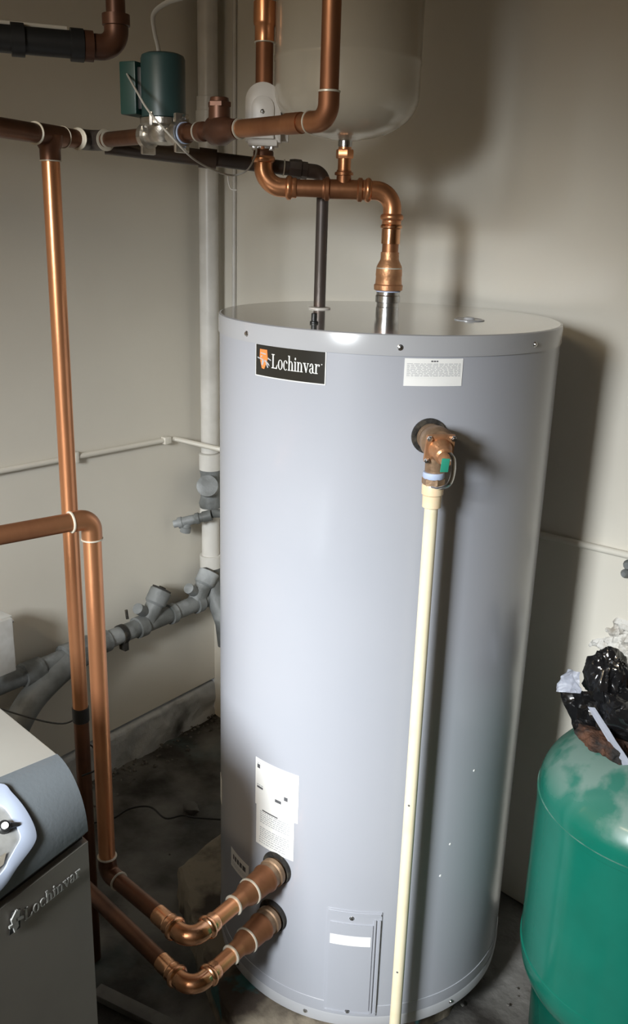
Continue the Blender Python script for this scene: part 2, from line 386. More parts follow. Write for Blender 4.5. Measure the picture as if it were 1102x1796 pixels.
# maker's label
lb = obj('brand_label', cyl_patch(nb(), -92.6, -66.6, 1.4325, 1.4935, R_TANK+.0002, .0010), 'logo_wh', T)
obj('label_ground', cyl_patch(nb(), -92.3, -66.9, 1.4345, 1.4915, R_TANK+.0012, .0004), 'logo_bk', lb)
u0 = math.radians(-92.4)*R_TANK; Wd = math.radians(25.8)*R_TANK
bm = nb(); sc = (Wd*.66)/WLEN
for P in WORD: cyl_poly(bm, [(u0+Wd*.27+x*sc, 1.4515+y*sc*1.5) for x, y in P], R_TANK+.0016, .0003)
cyl_poly(bm, [(u0+Wd*.95+.0012*math.cos(a), 1.469+.0012*math.sin(a)) for a in (0, 1.2, 2.4, 3.6, 4.8)], R_TANK+.0016, .0003)
obj('lettering', bm, 'logo_wh', lb, recalc=False)
def E_(x, z): return (u0+Wd*.035+x*.03, 1.4475+z*.036)
bm = nb(); cyl_poly(bm, [E_(*p) for p in ((.22, 1), (.86, 1), (.92, .55), (.8, .30), (.62, 0), (.40, .02), (.28, .35), (.2, .62))], R_TANK+.0016, .0004); obj('emblem', bm, 'logo_or', lb)
bm = nb()
for P in (((.30, .84), (.78, .80), (.78, .74), (.30, .78)), ((.0, .58), (.55, .5), (.55, .44), (.0, .52)), ((.45, .5), (.62, .42), (.50, .16), (.38, .22)), ((.7, .5), (1.05, .30), (1.1, .18), (.66, .4)), ((.84, .34), (1.0, .12), (.92, .08), (.78, .28)), ((.3, .66), (.46, .68), (.44, .6), (.3, .6)), ((.95, .62), (1.22, .52), (1.22, .47), (.95, .54))):
    cyl_poly(bm, [E_(*p) for p in P], R_TANK+.0021, .0003)
obj('emblem_line', bm, 'ink', lb)
# labels with small print
def printed_label(name, a0, a1, z0, z1, skew=0, label=None, rows=(), heads=(), seed=1):
    o = obj(name, cyl_patch(nb(), a0, a1, z0, z1, R_TANK+.0002, .0006, skew=skew), 'paper', T)
    if label: o['label'] = label
    rnd = random.Random(seed); bm = nb(); da = a1-a0; dz = z1-z0
    for f0, f1, x0, x1, n in rows:
        for i in range(n):
            zz = z0+dz*(f0+(f1-f0)*i/max(1, n-1)); x = x0
            while x < x1:
                ww = min(rnd.uniform(.03, .10), x1-x)
                a = a0+da*x; cyl_patch(bm, a, a+da*ww, zz+skew*x, zz+skew*x+dz*min(.020, .45*(abs(f1-f0)/max(1, n-1))), R_TANK+.0008, .0002, 1); x += ww+.018
    if rows: obj('print', bm, 'ink', o, kind='stuff')
    if heads:
        bm = nb()
        for x0, x1, f0, f1 in heads: cyl_patch(bm, a0+da*x0, a0+da*x1, z0+dz*f0+skew*x0, z0+dz*f1+skew*x0, R_TANK+.0008, .00025, 2)
        obj('print', bm, 'inkdark', o, kind='stuff')
    return o
printed_label('warning_label', -44, -26.8, 1.440, 1.4885, rows=((.80, .36, .04, .96, 10), (.30, .30, .04, .6, 1), (.08, .08, .72, .9, 1)), heads=((.44, .475, .88, .93), (.485, .52, .88, .93), (.53, .56, .88, .93)), seed=2)
printed_label('rating_label', -90.6, -71.6, .497, .6135, rows=((.90, .84, .05, .13, 3), (.44, .4, .05, .2, 2)), heads=((.05, .12, .80, .88), (.05, .2, .38, .42), (.5, .64, .27, .33), (.70, .78, .38, .46)), label='bright white rating label', seed=3)
printed_label('instruction_label', -90, -73.0, .399, .499, rows=((.86, .60, .12, .9, 6), (.46, .26, .12, .9, 5), (.20, .08, .1, .8, 3)), heads=((.18, .6, .90, .93),), seed=4)
printed_label('side_label', -127, -121.5, .372, .44, rows=((.9, .2, .1, .9, 6),), seed=5)
printed_label('nipple_label', -107.3, -94, .268, .318, rows=((.3, .2, .1, .9, 2),), heads=((.15, .22, .5, .75), (.26, .36, .5, .75), (.40, .50, .5, .75), (.54, .66, .5, .75), (.7, .85, .5, .75)), seed=6)
# access panel: recessed pressed cover with a raised frame
ap = obj('access_panel', cyl_patch(nb(), -59.6, -40.6, .031, .308, R_TANK, .0025, 12), 'tank', T)
obj('panel_face', cyl_patch(nb(), -58.5, -43.6, .046, .276, R_TANK+.0025, .0035, 12), 'tank', ap)
bm = nb()
for a in (-43.0, -41.4): cyl_patch(bm, a-.35, a+.35, .04, .29, R_TANK+.0025, .004, 1)
cyl_patch(bm, -59.3, -41, .0325, .0365, R_TANK+.0025, .003, 10); cyl_patch(bm, -59.3, -41, .301, .305, R_TANK+.0025, .003, 10)
obj('panel_bead', bm, 'tank', ap)
pl = obj('panel_label', cyl_patch(nb(), -58.2, -44.2, .222, .247, R_TANK+.006, .0006, 8), 'paper', ap)
bm = nb(); rp = random.Random(11)
for zz in (.2285, .233, .2375, .242):
    a = -57.4
    while a < -45.4: w_ = rp.uniform(.4, 1.1); cyl_patch(bm, a, min(a+w_, -44.9), zz-.0008, zz+.0008, R_TANK+.0066, .0002, 1); a += w_+.25
screw(cp(-51, .291, R_TANK+.0025), cp(-51, 0, 1)); screw(cp(-51, .039, R_TANK+.0025), cp(-51, 0, 1))
# fittings on the lid
NX, NY = -.043, .043
bm = nb(); lathe(bm, (NX, NY, 1.5285), UP, [(0, .0245), (.012, .0245), (.013, .0235), (.022, .0235), (.023, .0265), (.036, .0265), (.038, .0250), (.046, .0250)], 36); obj('galvanised_nipple', bm, 'galv', T)
bm = nb(); lathe(bm, (-.182, -.026, 1.529), UP, [(0, .0245), (.002, .0245), (.003, .021)], 32); obj('hole_ring', bm, 'white_pl', T)
bm = nb(); lathe(bm, (.15, .079, 1.529), UP, [(0, .031), (.001, .031), (.002, .027), (.001, .024), (.001, .012), (.005, .010), (.006, .004)], 36); obj('lid_plug', bm, 'rim', T)
bm = nb(); lathe(bm, (.036, -.256, 1.529), UP, [(0, .008), (.003, .008), (.004, .0055), (.018, .0055), (.019, .003)], 16); obj('wire_grommet', bm, 'black', T)
def esc(az, z, d, r=.037):
    p = cp(az, z, R_TANK-.012); obj('hole_ring', lathe(nb(), p, d, [(0, r*1.0), (.0135, r*1.02), (.0165, r), (.017, r*.8), (.0155, r*.7)], 36), 'blackgap', T)
esc(-79.7, .364, (.04, -.35, 0)); esc(-81, .234, (.04, -.35, 0)); esc(-35.6, 1.35, cp(-35.6, 0, 1), .032)
# small chips of missing paint
for az, z in ((-9, .62), (-20, .38), (-17, .455)):
    obj('paint_chip', lathe(nb(), cp(az, z, R_TANK), cp(az, 0, 1), [(0, .003), (.0008, .0022)], 7), 'paper', T)

# concrete pad
def pad():
    bm = nb(); c = [V((-.46, -.235, 0)), V((-.30, -.315, 0)), V((-.12, -.395, 0)), V((.07, -.46, 0)), V((.24, -.28, 0)), V((.30, .0, 0)), V((.22, .25, 0)), V((-.05, .33, 0)), V((-.36, .28, 0)), V((-.50, -.05, 0))]
    pts = []
    for i in range(len(c)):
        a, b = c[i], c[(i+1) % len(c)]
        for k in range(9): p = a.lerp(b, k/9); pts.append(p+V((mnoise.noise(p*30), mnoise.noise(p*30+V((9, 9, 9))), 0))*.008)
    ctr = V((-.08, -.05, 0)); rows = []
    for z, s in ((-.112, 1.02), (-.07, 1.005), (-.03, 1.01), (-.012, 1.0), (-.005, .975), (-.005, .85), (-.005, .6), (-.005, .3), (-.005, .02)):
        row = []
        for p in pts:
            q = ctr+(p-ctr)*s; q.z = z+ (0 if s < .9 else mnoise.fractal(V((q.x*20, q.y*20, z*20)), 1, 2, 4)*.004-.002)
            if z > -.1 and s > .9: q += (q-ctr).normalized()*.004*mnoise.noise(V((q.x*35, q.y*35, z*35)))
            row.append(bm.verts.new(q))
        rows.append(row)
    for a, b in zip(rows, rows[1:]): bridge(bm, a, b)
    bm.faces.new(rows[-1]); return bm
obj('concrete_pad', pad(), 'pad', label='chipped tan concrete pad under the grey water heater', cat='concrete pad', base=(-.08, -.05, ZF), sharp=30)

# ================================================================ RELIEF VALVE + DRAIN PIPE
ra = cp(-35.6, 0, 1); o0 = cp(-35.6, 1.35, R_TANK); tx = UP.cross(ra)
RV = thing('relief_valve', 'bronze temperature and pressure relief valve on the upper right of the grey tank', 'valve', o0)
obj('inlet', lathe(nb(), o0-ra*.02, ra, [(0, .021), (.028, .021), (.03, .025), (.045, .0255)], 32), 'bronze_dull', RV)
bm = nb(); lathe(bm, o0+ra*.024, ra, [(0, .018), (.006, .026), (.02, .029), (.036, .029), (.044, .024)], 32)
lathe(bm, o0+ra*.052, -UP, [(0, .020), (.030, .020), (.034, .0185), (.052, .0180)], 28); obj('body', bm, 'bronze_dull', RV)
tilt = (ra*.97-UP*.24).normalized(); txx = UP.cross(tilt).normalized(); tz = tilt.cross(txx)
fc = o0+ra*.068-UP*.006
bm = nb(); box(bm, fc, (.052, .052, .009), (txx, tz, tilt), .004); obj('flange', bm, 'bronze', RV)
bm = nb(); lathe(bm, fc+tilt*.004, tilt, [(0, .021), (.006, .0205), (.012, .017), (.028, .0155), (.031, .012), (.042, .0108), (.048, .008)], 30); obj('bonnet', bm, 'bronze', RV)
for sx in (-1, 1):
    for sz in (-1, 1):
        bm = nb(); hexnut(bm, fc+txx*sx*.021+tz*sz*.021+tilt*.004, tilt, .0052, .004); lathe(bm, fc+txx*sx*.021+tz*sz*.021+tilt*.008, tilt, [(0, .0032), (.003, .0028)], 10); obj('bolt', bm, 'steel', RV)
bend = fc+tilt*.05
bm = nb(); sweep(bm, spline([bend-tilt*.012+txx*.006+tz*.010, bend+txx*.010+tz*.004, bend+txx*.012-UP*.02, bend+txx*.006-UP*.04, bend-txx*.006-UP*.053-tilt*.012, bend-txx*.014-UP*.058-tilt*.025]), .0038, 10, flat=(1.5, .5)); obj('lever', bm, 'galv', RV)
bm = nb(); box(bm, bend-txx*.003-UP*.006, (.014, .026, .002), (txx, tz, tilt), .0008); obj('tag', bm, 'tag', RV)
dc = cp(-36, 0, .410)
obj('thread_tape', lathe(nb(), dc+UP*1.298, -UP, [(0, .0185), (.002, .0192), (.009, .0192), (.011, .0182)], 28), 'blue', RV)
bm = nb(); hexnut(bm, dc+UP*1.288, -UP, .0205, .013); obj('hex_collar', bm, 'bronze_dull', RV)
DP = thing('drain_pipe', 'cream plastic drain pipe hanging from the relief valve down the front of the tank', 'pipe', dc+UP*ZF)
obj('pipe', lathe(nb(), dc+UP*1.24, -UP, [(0, .0122), (1.325, .0122)], 30), 'cpvc', DP)
obj('adapter', lathe(nb(), dc+UP*1.276, -UP, [(0, .0185), (.003, .0195), (.018, .0192), (.020, .0172), (.042, .0168), (.043, .0150)], 30), 'cpvc_fit', DP)
for z_ in (.62, .21): obj('scuff', lathe(nb(), dc+UP*z_+V((.005, -.0112, 0)), V((.4, -.9, 0)), [(0, .0025), (.0007, .0018)], 7), 'inkdark', DP)

# ================================================================ COPPER: tank outlet, tee, flow switch riser
r = .0175; Z1 = 1.778; fd = V((-.699, -.714, 0)).normalized(); Nn = V((NX, NY, 0))
FL = thing('copper_outlet_pipe', 'copper pipe rising from the tank lid, bending left and climbing behind the white flow switch', 'pipe', (NX, NY, 1.573))
pz = lambda z: Nn+UP*z
obj('thread_tape', lathe(nb(), pz(1.573), UP, [(0, .0262), (.004, .0265), (.005, .024)], 28), 'blue', FL)
obj('adapter', lathe(nb(), pz(1.575), UP, [(0, .0265), (.002, .0305), (.012, .0312), (.014, .0285), (.030, .0275), (.032, .0285), (.048, .0275), (.052, .0262), (.063, .0205), (.066, .0195), (.080, .0195)], 36), 'bronze', FL)
solder(FL, pz(1.622), UP, .0235, .004)
pipe(FL, pz(1.65), pz(1.75), r, 'copper')
t = press_elbow(FL, pz(Z1), UP, fd, r, 'copper_warm', r*2.2, .03)
obj('coupling', lathe(nb(), pz(1.688), UP, [(-.016, r), (-.016, r*1.14), (.014, r*1.14), (.016, r*1.3), (.02, r*1.32), (.024, r*1.14)], 28), 'copper_bright', FL)
Lp = pz(Z1)+fd*.272
pipe(FL, pz(Z1)+fd*.05, Lp-fd*.04, r, 'copper')
TC = pz(Z1)+fd*.104; TC.z = Z1
tee(FL, TC, fd, UP, r, .0135, .044, .018, 'copper', True)
pipe(FL, TC+UP*.02, TC+UP*.082, .0135, 'copper_warm')
obj('union_nut', hexnut(nb(), TC+UP*.060, UP, .0185, .018), 'copper_warm', FL)
obj('stem_nipple', lathe(nb(), TC+UP*.078, UP, [(0, .013), (.018, .013)], 24), 'galv', FL)
press_elbow(FL, Lp, fd, UP, r, 'copper_warm', r*2.3, .03)
pipe(FL, Lp+UP*.05, Lp+UP*.30, r, 'copper')
obj('reducer', lathe(nb(), Lp+UP*.272, UP, [(0, r*1.0), (.001, r*1.13), (.028, r*1.13), (.031, r*1.24), (.036, r*1.30), (.072, r*1.30), (.073, r*1.18)], 28), 'copper_warm', FL)
solder(FL, Lp+UP*.272, UP, r, .003); solder(FL, Lp+UP*.345, UP, .0200, .003)
pipe(FL, Lp+UP*.34, Lp+UP*.70, .0205, 'copper')
# flow switch
toC = V((.69, -.72, 0)).normalized(); tr = V((.72, .69, 0)).normalized(); fsc = Lp+UP*.142
FS = thing('flow_switch', 'white rounded plastic flow switch cover clamped on the copper pipe', 'flow switch', fsc)
def arch(bm, c, w, h, d0, d1, n=16, bev=.0, inner=None):
    pts = [(-w/2, -h/2), (w/2, -h/2)]+[(w/2*math.cos(PI*i/n), h/2-w/2+w/2*math.sin(PI*i/n)) for i in range(n+1)]
    def row(d, s): return [bm.verts.new(c+tr*x*s+UP*z*s+toC*d) for x, z in pts]
    rows = [row(d0, 1), row(d1-bev, 1), row(d1, 1-bev*1.6/w*2)] if bev else [row(d0, 1), row(d1, 1)]
    for a, b in zip(rows, rows[1:]): bridge(bm, a, b)
    bm.faces.new(rows[0][::-1]); bm.faces.new(rows[-1])
bm = nb(); arch(bm, fsc, .072, .112, -.022, .024, bev=.006); obj('cover', bm, 'white_pl', FS)
bm = nb(); arch(bm, fsc-UP*.010, .046, .080, .024, .030, bev=.003); obj('cover_boss', bm, 'white_pl', FS)
bm = nb(); arch(bm, fsc+tr*.010-toC*.02, .080, .104, -.012, .016, bev=.003); obj('back_plate', bm, 'white_pl', FS)
bm = nb(); box(bm, fsc-UP*.058, (.060, .046, .012), (tr, toC, UP), .003); obj('base', bm, 'white_pl', FS)
screw(fsc+toC*.030, toC, .0035, FS)
bm = nb()
for sx in (-1, 1): hexnut(bm, fsc-UP*.072+tr*sx*.017+toC*.012, UP, .006, .010)
box(bm, fsc-UP*.066, (.044, .034, .006), (tr, toC, UP), .001); obj('mounting_screw', bm, 'steel', FS)
obj('collar', lathe(nb(), fsc-UP*.094, UP, [(0, .0195), (.003, .021), (.02, .021), (.024, .019)], 24), 'brown_iron', FS)

# expansion tank
ET = thing('expansion_tank', 'beige domed expansion tank hanging in the top centre above the copper tee', 'expansion tank', (TC.x, TC.y, 1.87))
rE = .147; bm = nb(); prof = [(0, .012), (.002, .03)]
for i in range(1, 15):
    a = PI/2*i/14; prof.append((.004+.082*(1-math.cos(a)), .022+(rE-.022)*math.sin(a)))
prof += [(.10, rE), (.142, rE), (.144, rE+.001), (.152, rE+.001), (.154, rE), (.55, rE)]
for i in range(1, 12): a = PI/2*i/11; prof.append((.55+.08*math.sin(a), rE*math.cos(a)))
lathe(bm, (TC.x, TC.y, 1.872), UP, prof, 72); obj('shell', bm, 'exp', ET)
obj('stem', lathe(nb(), (TC.x, TC.y, 1.866), UP, [(-.004, .0145), (.006, .0145), (.01, .024), (.012, .024)], 24), 'galv', ET)

# ================================================================ FRONT LINE: main, pump, check valve, riser
PX_ = -.190; rm = .0175; rf = .0142; ZM = 1.855; YM = -.43; XM = -.452
MP = thing('copper_main_pipe', 'horizontal dark copper main at the upper left with a tee over the long vertical pipe', 'pipe', (-.417, -.535, ZM))
md = V((-.112, .25, 0)).normalized(); Pt = V((-.417, -.535, ZM))
pipe(MP, Pt-md*.75, Pt-md*.03, rm, 'copper_dark'); tee(MP, Pt, md, -UP, rm, rm, .042, .026, 'copper_dark')
solder(MP, Pt-md*.042, md, rm, .003); solder(MP, Pt+md*.042, md, rm, .003); solder(MP, Pt-UP*.046, UP, rm, .003)
Pc = V((XM, YM, ZM)); pipe(MP, Pt+md*.03, Pc-md*.02, rm, 'copper_dark')
t = solder_elbow(MP, Pc+V((-.002, .012, 0)), md, XX, rm, 'black_pipe', rm*1.15, .018, True)
pipe(MP, Pc+V((.02, .011, 0)), (PX_-.060, YM, ZM), rf, 'copper_dark'); solder(MP, Pc+V((.062, .008, 0)), XX, rf, .003)
VP_ = thing('tall_copper_pipe', 'tall bright copper pipe dropping straight down the left side behind the boiler', 'pipe', (-.417, -.535, ZF))
pipe(VP_, (-.417, -.535, .62), (-.417, -.535, 1.81), rm, 'copper_warm')
pipe(VP_, (-.417, -.535, ZF+.004), (-.417, -.535, .60), rm, 'copper_dark', label='dark lower length of copper pipe')  # darker copper below the tape
obj('black_tape', lathe(nb(), (-.417, -.535, .588), UP, [(0, rm*1.02), (.001, rm*1.10), (.036, rm*1.12), (.037, rm*1.02)], 24), 'black', VP_)
# pump
PX = -.190; Ppos = V((PX, YM, ZM))
CPm = thing('circulator_pump', 'dark green circulator pump with a can motor on the upper copper line', 'pump', Ppos)
bm = nb(); lathe(bm, Ppos+UP*.026, UP, [(0, .036), (.002, .0395), (.098, .0395), (.104, .037), (.107, .030), (.108, .01)], 44); obj('motor_can', bm, 'green_pump', CPm)
bdir = V((-.93, -.37, 0)).normalized(); bper = UP.cross(bdir)
bm = nb(); box(bm, Ppos+bdir*.058+UP*.076, (.034, .055, .088), (bdir, bper, UP), .003); obj('wiring_box', bm, 'green_dark', CPm)
bm = nb(); box(bm, Ppos+bdir*.040+UP*.076, (.012, .040, .070), (bdir, bper, UP), .002); obj('box_neck', bm, 'black', CPm)
bm = nb(); lathe(bm, Ppos-UP*.018, UP, [(0, .012), (.004, .024), (.016, .030), (.03, .030), (.034, .041), (.044, .041), (.045, .036)], 36)
lathe(bm, Ppos-XX*.058, XX, [(0, .023), (.012, .023), (.014, .017), (.10, .017), (.102, .023), (.116, .023)], 30); obj('volute', bm, 'cast', CPm)
for sx, cx in ((-1, -.052), (1, .052)):
    bm = nb(); box(bm, Ppos+XX*cx, (.008, .030, .066), None, .003); obj('flange', bm, 'cast', CPm)
for a in (20, 110, 200, 290):
    a = math.radians(a); bm = nb(); hexnut(bm, Ppos+V((.038*math.cos(a), .038*math.sin(a), .012)), UP, .005, .022); obj('bolt', bm, 'steel', CPm)
for sx in (-1, 1):
    for sz in (-1, 1): bm = nb(); hexnut(bm, Ppos+XX*(sx*.063-.006)+UP*sz*.026, XX, .005, .012); obj('bolt', bm, 'steel', CPm)
for sx in (-1, 1): obj('gasket', lathe(nb(), Ppos+XX*(sx*.062-.002), XX, [(0, .0185), (.004, .0185)], 24), 'blue', CPm)
# check valve
CV = thing('check_valve', 'dark bronze check valve with an upright cap between pump and copper elbow', 'valve', (-.03, YM, ZM))
bm = nb(); cv = V((-.03, YM, ZM)); lathe(bm, cv-XX*.055, XX, [(0, .0165), (.012, .0165), (.014, .0135), (.026, .014), (.040, .0235), (.062, .025), (.082, .018), (.092, .0165), (.104, .0165)], 28)
lathe(bm, cv+UP*.004, UP, [(0, .019), (.034, .018)], 24); obj('body', bm, 'brown_iron', CV)
bm = nb(); hexnut(bm, cv+UP*.036, UP, .0205, .009); lathe(bm, cv+UP*.045, UP, [(0, .0165), (.006, .0155), (.007, .013)], 20); obj('cap', bm, 'brown_iron', CV)
FR = thing('copper_pump_riser', 'copper pipe from the check valve turning straight up before the beige tank', 'pipe', (.1, YM, ZM))
Ec = V((.243, YM-.012, ZM)); s0 = V((-.085, YM, ZM)); fl = (Ec-V((0, YM, ZM))).normalized()
obj('stub', lathe(nb(), (-.13, YM, ZM), XX, [(0, .017), (.012, .017), (.014, .0142), (.05, .0142)], 26), 'copper_dark', FR)
solder(FR, (-.088, YM, ZM), XX, .0142, .003)
pipe(FR, (.018, YM, ZM), Ec-XX*.04, rf, 'copper'); solder(FR, (.024, YM, ZM), XX, rf, .003)
solder_elbow(FR, Ec, XX, UP, rf, 'copper', rf*1.7, .016)
obj('coupling', lathe(nb(), Ec-XX*.092, XX, [(0, rf), (.001, rf*1.12), (.034, rf*1.12)], 24), 'copper', FR)
pipe(FR, Ec+UP*.03, Ec+UP*.60, rf, 'copper')

# dark return pipe behind, dropping into the lid
DK = thing('dark_return_pipe', 'black-tarnished pipe running behind the flow switch then down into the tank lid', 'pipe', (-.182, -.026, 1.535))
A = V((-.452, -.39, 1.848)); B_ = V((-.182, -.026, 1.812)); dd = (B_-A).normalized()
pipe(DK, A, A.lerp(B_, .45), .0165, 'black_pipe'); pipe(DK, A.lerp(B_, .45), B_-dd*.03, .0145, 'black_pipe')
obj('coupling', sweep(nb(), [A.lerp(B_, .42), A.lerp(B_, .50)], .020, 24), 'black_pipe', DK)
obj('union', lathe(nb(), B_-dd*.075, dd, [(0, .0145), (.001, .0185), (.012, .0205), (.026, .0205), (.028, .0175), (.04, .0175)], 8), 'black_pipe', DK)
solder(DK, B_-dd*.085, dd, .0145, .003)
solder_elbow(DK, B_, dd, -UP, .0135, 'black_pipe', .022, .016, False)
pipe(DK, B_-UP*.03, (-.182, -.026, 1.533), .0130, 'black_pipe')

# black pipe and brown elbow, top left
BP = thing('black_insulated_pipe', 'thick black pipe with brown elbow at the top left corner', 'pipe', (-.24, -.52, 2.0))
Pe = V((-.262, -.478, 1.997)); bd = (Pe-V((-.352, -.672, 1.997))).normalized()
pipe(BP, Pe-bd*.75, Pe-bd*.05, .0225, 'black')
obj('elbow', sweep(nb(), [Pe-bd*.06, Pe-bd*.058, Pe-bd*.042, Pe-bd*.041]+arcpts(Pe, bd, UP, .03)[0]+[Pe+UP*.036, Pe+UP*.037, Pe+UP*.055, Pe+UP*.056], [.021, .0255, .0255, .0215]+[.0215]*11+[.0215, .0245, .0245, .018], 30), 'brown_iron', BP)
pipe(BP, Pe+UP*.05, Pe+UP*.5, .0170, 'brown_iron')
sd = bd.cross(UP)
bm = nb(); sweep(bm, [Pe-bd*.75+UP*.026-sd*.016, Pe-bd*.085+UP*.026-sd*.016], .009, 10, flat=(1., .7)); obj('pale_strip', bm, 'beige', BP)
for q in (.07, .17): bm = nb(); lathe(bm, Pe-bd*(q+.011), bd, [(0, .0235), (0, .0275), (.022, .0275), (.022, .0235)], 20); obj('strap', bm, 'black', BP)

# cables
CB = thing('thermostat_cable', 'thin grey cable looping from the brown elbow down to the flow switch', 'cable', (-.13, -.45, 1.85))
cpts = [(-0.268, -0.461, 1.968), (-0.150, -0.514, 1.915), (-0.127, -0.506, 1.883), (-0.090, -0.487, 1.843), (-0.101, -0.425, 1.808), (-.223, -.254, 1.796), (-.221, -.208, 1.806), (-.220, -.185, 1.836), (-.222, -.180, 1.856)]
obj('cable', sweep(nb(), spline(cpts), .0019, 8), 'wire', CB)
obj('cable_end', sweep(nb(), spline([(-.223, -.254, 1.796), (-.226, -.250, 1.782), (-.222, -.247, 1.770), (-.212, -.24, 1.768)]), .0012, 8), 'wire', CB)
TP = thing('flat_cable', 'pale flat cable curling down from above to the green pump', 'cable', (-.36, -.3, 2.1))
obj('cable', sweep(nb(), spline([(-.200, -.43, 1.988), (-.205, -.430, 2.004), (-.214, -.43, 2.028), (-.222, -.425, 2.056), (-.210, -.405, 2.076), (-.188, -.38, 2.087), (-.178, -.366, 2.10), (-.184, -.368, 2.116), (-.205, -.385, 2.14), (-.22, -.39, 2.2)]), .0045, 8, flat=(1., .28)), 'wire', TP)

# ================================================================ LOWER LEFT: two loops into the tank
def nozzle_loop(name, label, st, corner, end, z, up):
    p0 = V((*st, z)); pc = V((*corner, z)); pe = V((*end, z)); d = (pc-p0).normalized(); d2 = (pe-pc).normalized()
    t_ = thing(name, label, 'pipe', p0)
    obj('adapter', lathe(nb(), p0, d, [(-.004, .026), (.006, .027), (.010, .0315), (.020, .0320), (.022, .0285), (.030, .0285), (.036, .0300), (.042, .0300), (.048, .0270), (.085, .0260), (.088, .0262)], 36), 'bronze_dull', t_)
    obj('sleeve', lathe(nb(), p0+d*.036, d, [(0, .0305), (.002, .0315), (.008, .0312), (.012, .0285), (.052, .0272), (.053, .025)], 36), 'copper', t_)
    solder(t_, p0+d*.090, d, .0245, .005)
    obj('reducer', lathe(nb(), p0+d*.092, d, [(0, .0262), (.010, .0258), (.022, .0205), (.028, .0196), (.050, .0196)], 32), 'copper', t_)
    solder(t_, p0+d*.142, d, .0185, .005)
    pipe(t_, p0+d*.13, pc-d*.05, r, 'copper_warm')
    press_elbow(t_, pc, d, d2, r, 'copper_bright', r*1.75, .036)
    obj('coupling', lathe(nb(), pc+d2*.064, d2, [(0, r), (.0, r*1.12), (.004, r*1.2), (.008, r*1.12), (.040, r*1.12), (.042, r)], 28), 'copper_bright', t_)
    pipe(t_, pc+d2*.055, pe-d2*(.026 if up else 0), r, 'copper_dark'); return t_, d2  # run past the coupling in a darker copper
t_, d2_ = nozzle_loop('upper_return_loop', 'upper copper pipe bending out of the tank bottom and rising beside the boiler', (.066, -.352), (.108, -.618), (-.172, -.628), .364, True)
E1 = V((-.172, -.628, .364))
solder_elbow(t_, E1, d2_, UP, r, 'copper_dark', r*1.3, .018)
pipe(t_, E1+UP*.03, E1+UP*.77, r, 'copper_warm')
E2 = E1+UP*.801; br = V((-.10, -1, 0)).normalized()
solder_elbow(t_, E2, UP, br, r, 'copper', r*1.3, .018)
pipe(t_, E2+br*.03, E2+br*1.2, r, 'copper')
nozzle_loop('lower_return_loop', 'lower of two copper pipes bending out of the tank bottom and running behind the boiler', (.058, -.354), (.102, -.612), (-.62, -.612), .234, False)

# ================================================================ LEFT WALL PIPES
WS = thing('white_waste_stack', 'white plastic vertical waste pipe in the corner, darker dusty fittings lower down', 'pipe', (-1.100, .385, ZF))
wc = V((-1.100, .385, 0)); rw = .0305
lathe_ = lambda nm, z0, prof, m, par=WS: obj(nm, lathe(nb(), wc+UP*z0, UP, prof, 30), m, par)
lathe_('pipe', .96, [(0, rw), (1.78, rw)], 'pvc'); lathe_('coupling', 1.99, [(0, rw+.002), (.0, rw+.007), (.035, rw+.007), (.036, rw+.004), (.075, rw+.004), (.076, rw)], 'pvc')
lathe_('coupling', .90, [(0, rw), (0, rw+.007), (.055, rw+.007), (.058, rw)], 'pvc')
lathe_('dark_fitting', .76, [(0, rw+.004), (.02, rw+.009), (.04, rw+.003), (.12, rw+.002), (.14, rw+.006)], 'abs')
lathe_('coupling', .725, [(0, rw+.006), (.04, rw+.006)], 'pvc'); lathe_('pipe', .58, [(0, rw), (.15, rw)], 'pvc')
lathe_('coupling', .545, [(0, rw+.007), (.045, rw+.008), (.046, rw)], 'pvc')
obj('wye', sweep(nb(), [wc+UP*.55, wc+UP*.49, wc+V((.04, -.005, .42)), wc+V((.085, -.01, .36)), wc+V((.10, -.01, .28))], [rw+.004, rw+.003, rw, rw, rw], 26), 'abs', WS)
obj('side_inlet', lathe(nb(), wc+UP*.83, V((.6, -.6, .35)), [(0, .03), (.06, .03), (.06, .036), (.09, .036)], 24), 'abs', WS)

GP = thing('grey_waste_pipe', 'dusty grey waste pipe with two angled cleanouts along the left wall', 'pipe', CORN+LDv*(-.4)+LNv*.06+UP*.4)
def lw(s, z, off=.062): return CORN+LDv*s+LNv*off+UP*z
g0, g1 = lw(-1.05, .432), lw(-.045, .432)
gd = (g1-g0).normalized()
pipe(GP, g0, g1, .0285, 'abs')
for s0_, s1_ in ((-.865, -.80), (-.59, -.55), (-.43, -.395), (-.165, -.135), (-.285, -.262)):
    obj('hub', sweep(nb(), [lw(s0_, .432), lw(s0_+.001, .432), lw(s1_-.001, .432), lw(s1_, .432)], [.030, .0355, .0355, .030], 26), 'abs', GP)
def wye(s):
    o_ = lw(s-.055, .44); d_ = (LDv*.60+UP*.80).normalized()
    bm = nb(); lathe(bm, o_, d_, [(0, .028), (.06, .029), (.068, .036), (.112, .0365), (.114, .034)], 30); obj('cleanout_branch', bm, 'abs', GP)
    bm = nb(); lathe(bm, o_+d_*.112, d_, [(0, .033), (.008, .033), (.0085, .028), (.006, .026)], 30); box(bm, o_+d_*.121, (.018, .018, .010), (LNv, LNv.cross(d_), d_), .002); obj('cleanout_plug', bm, 'blackgap', GP)
    bm = nb(); lathe(bm, o_-LDv*.018+UP*.045, d_.cross(LNv)*-1+LNv*.2, [(-.02, .018), (.03, .018), (.032, .012)], 20); obj('vent_boss', bm, 'abs', GP)
wye(-.33); wye(-.10)
bm = nb(); sweep(bm, spline([lw(-.60, .43, .06), lw(-.72, .415, .075), lw(-.86, .36, .09), lw(-.95, .26, .095)]), [.040]*19, 24); obj('sweep_bend', bm, 'abs', GP)
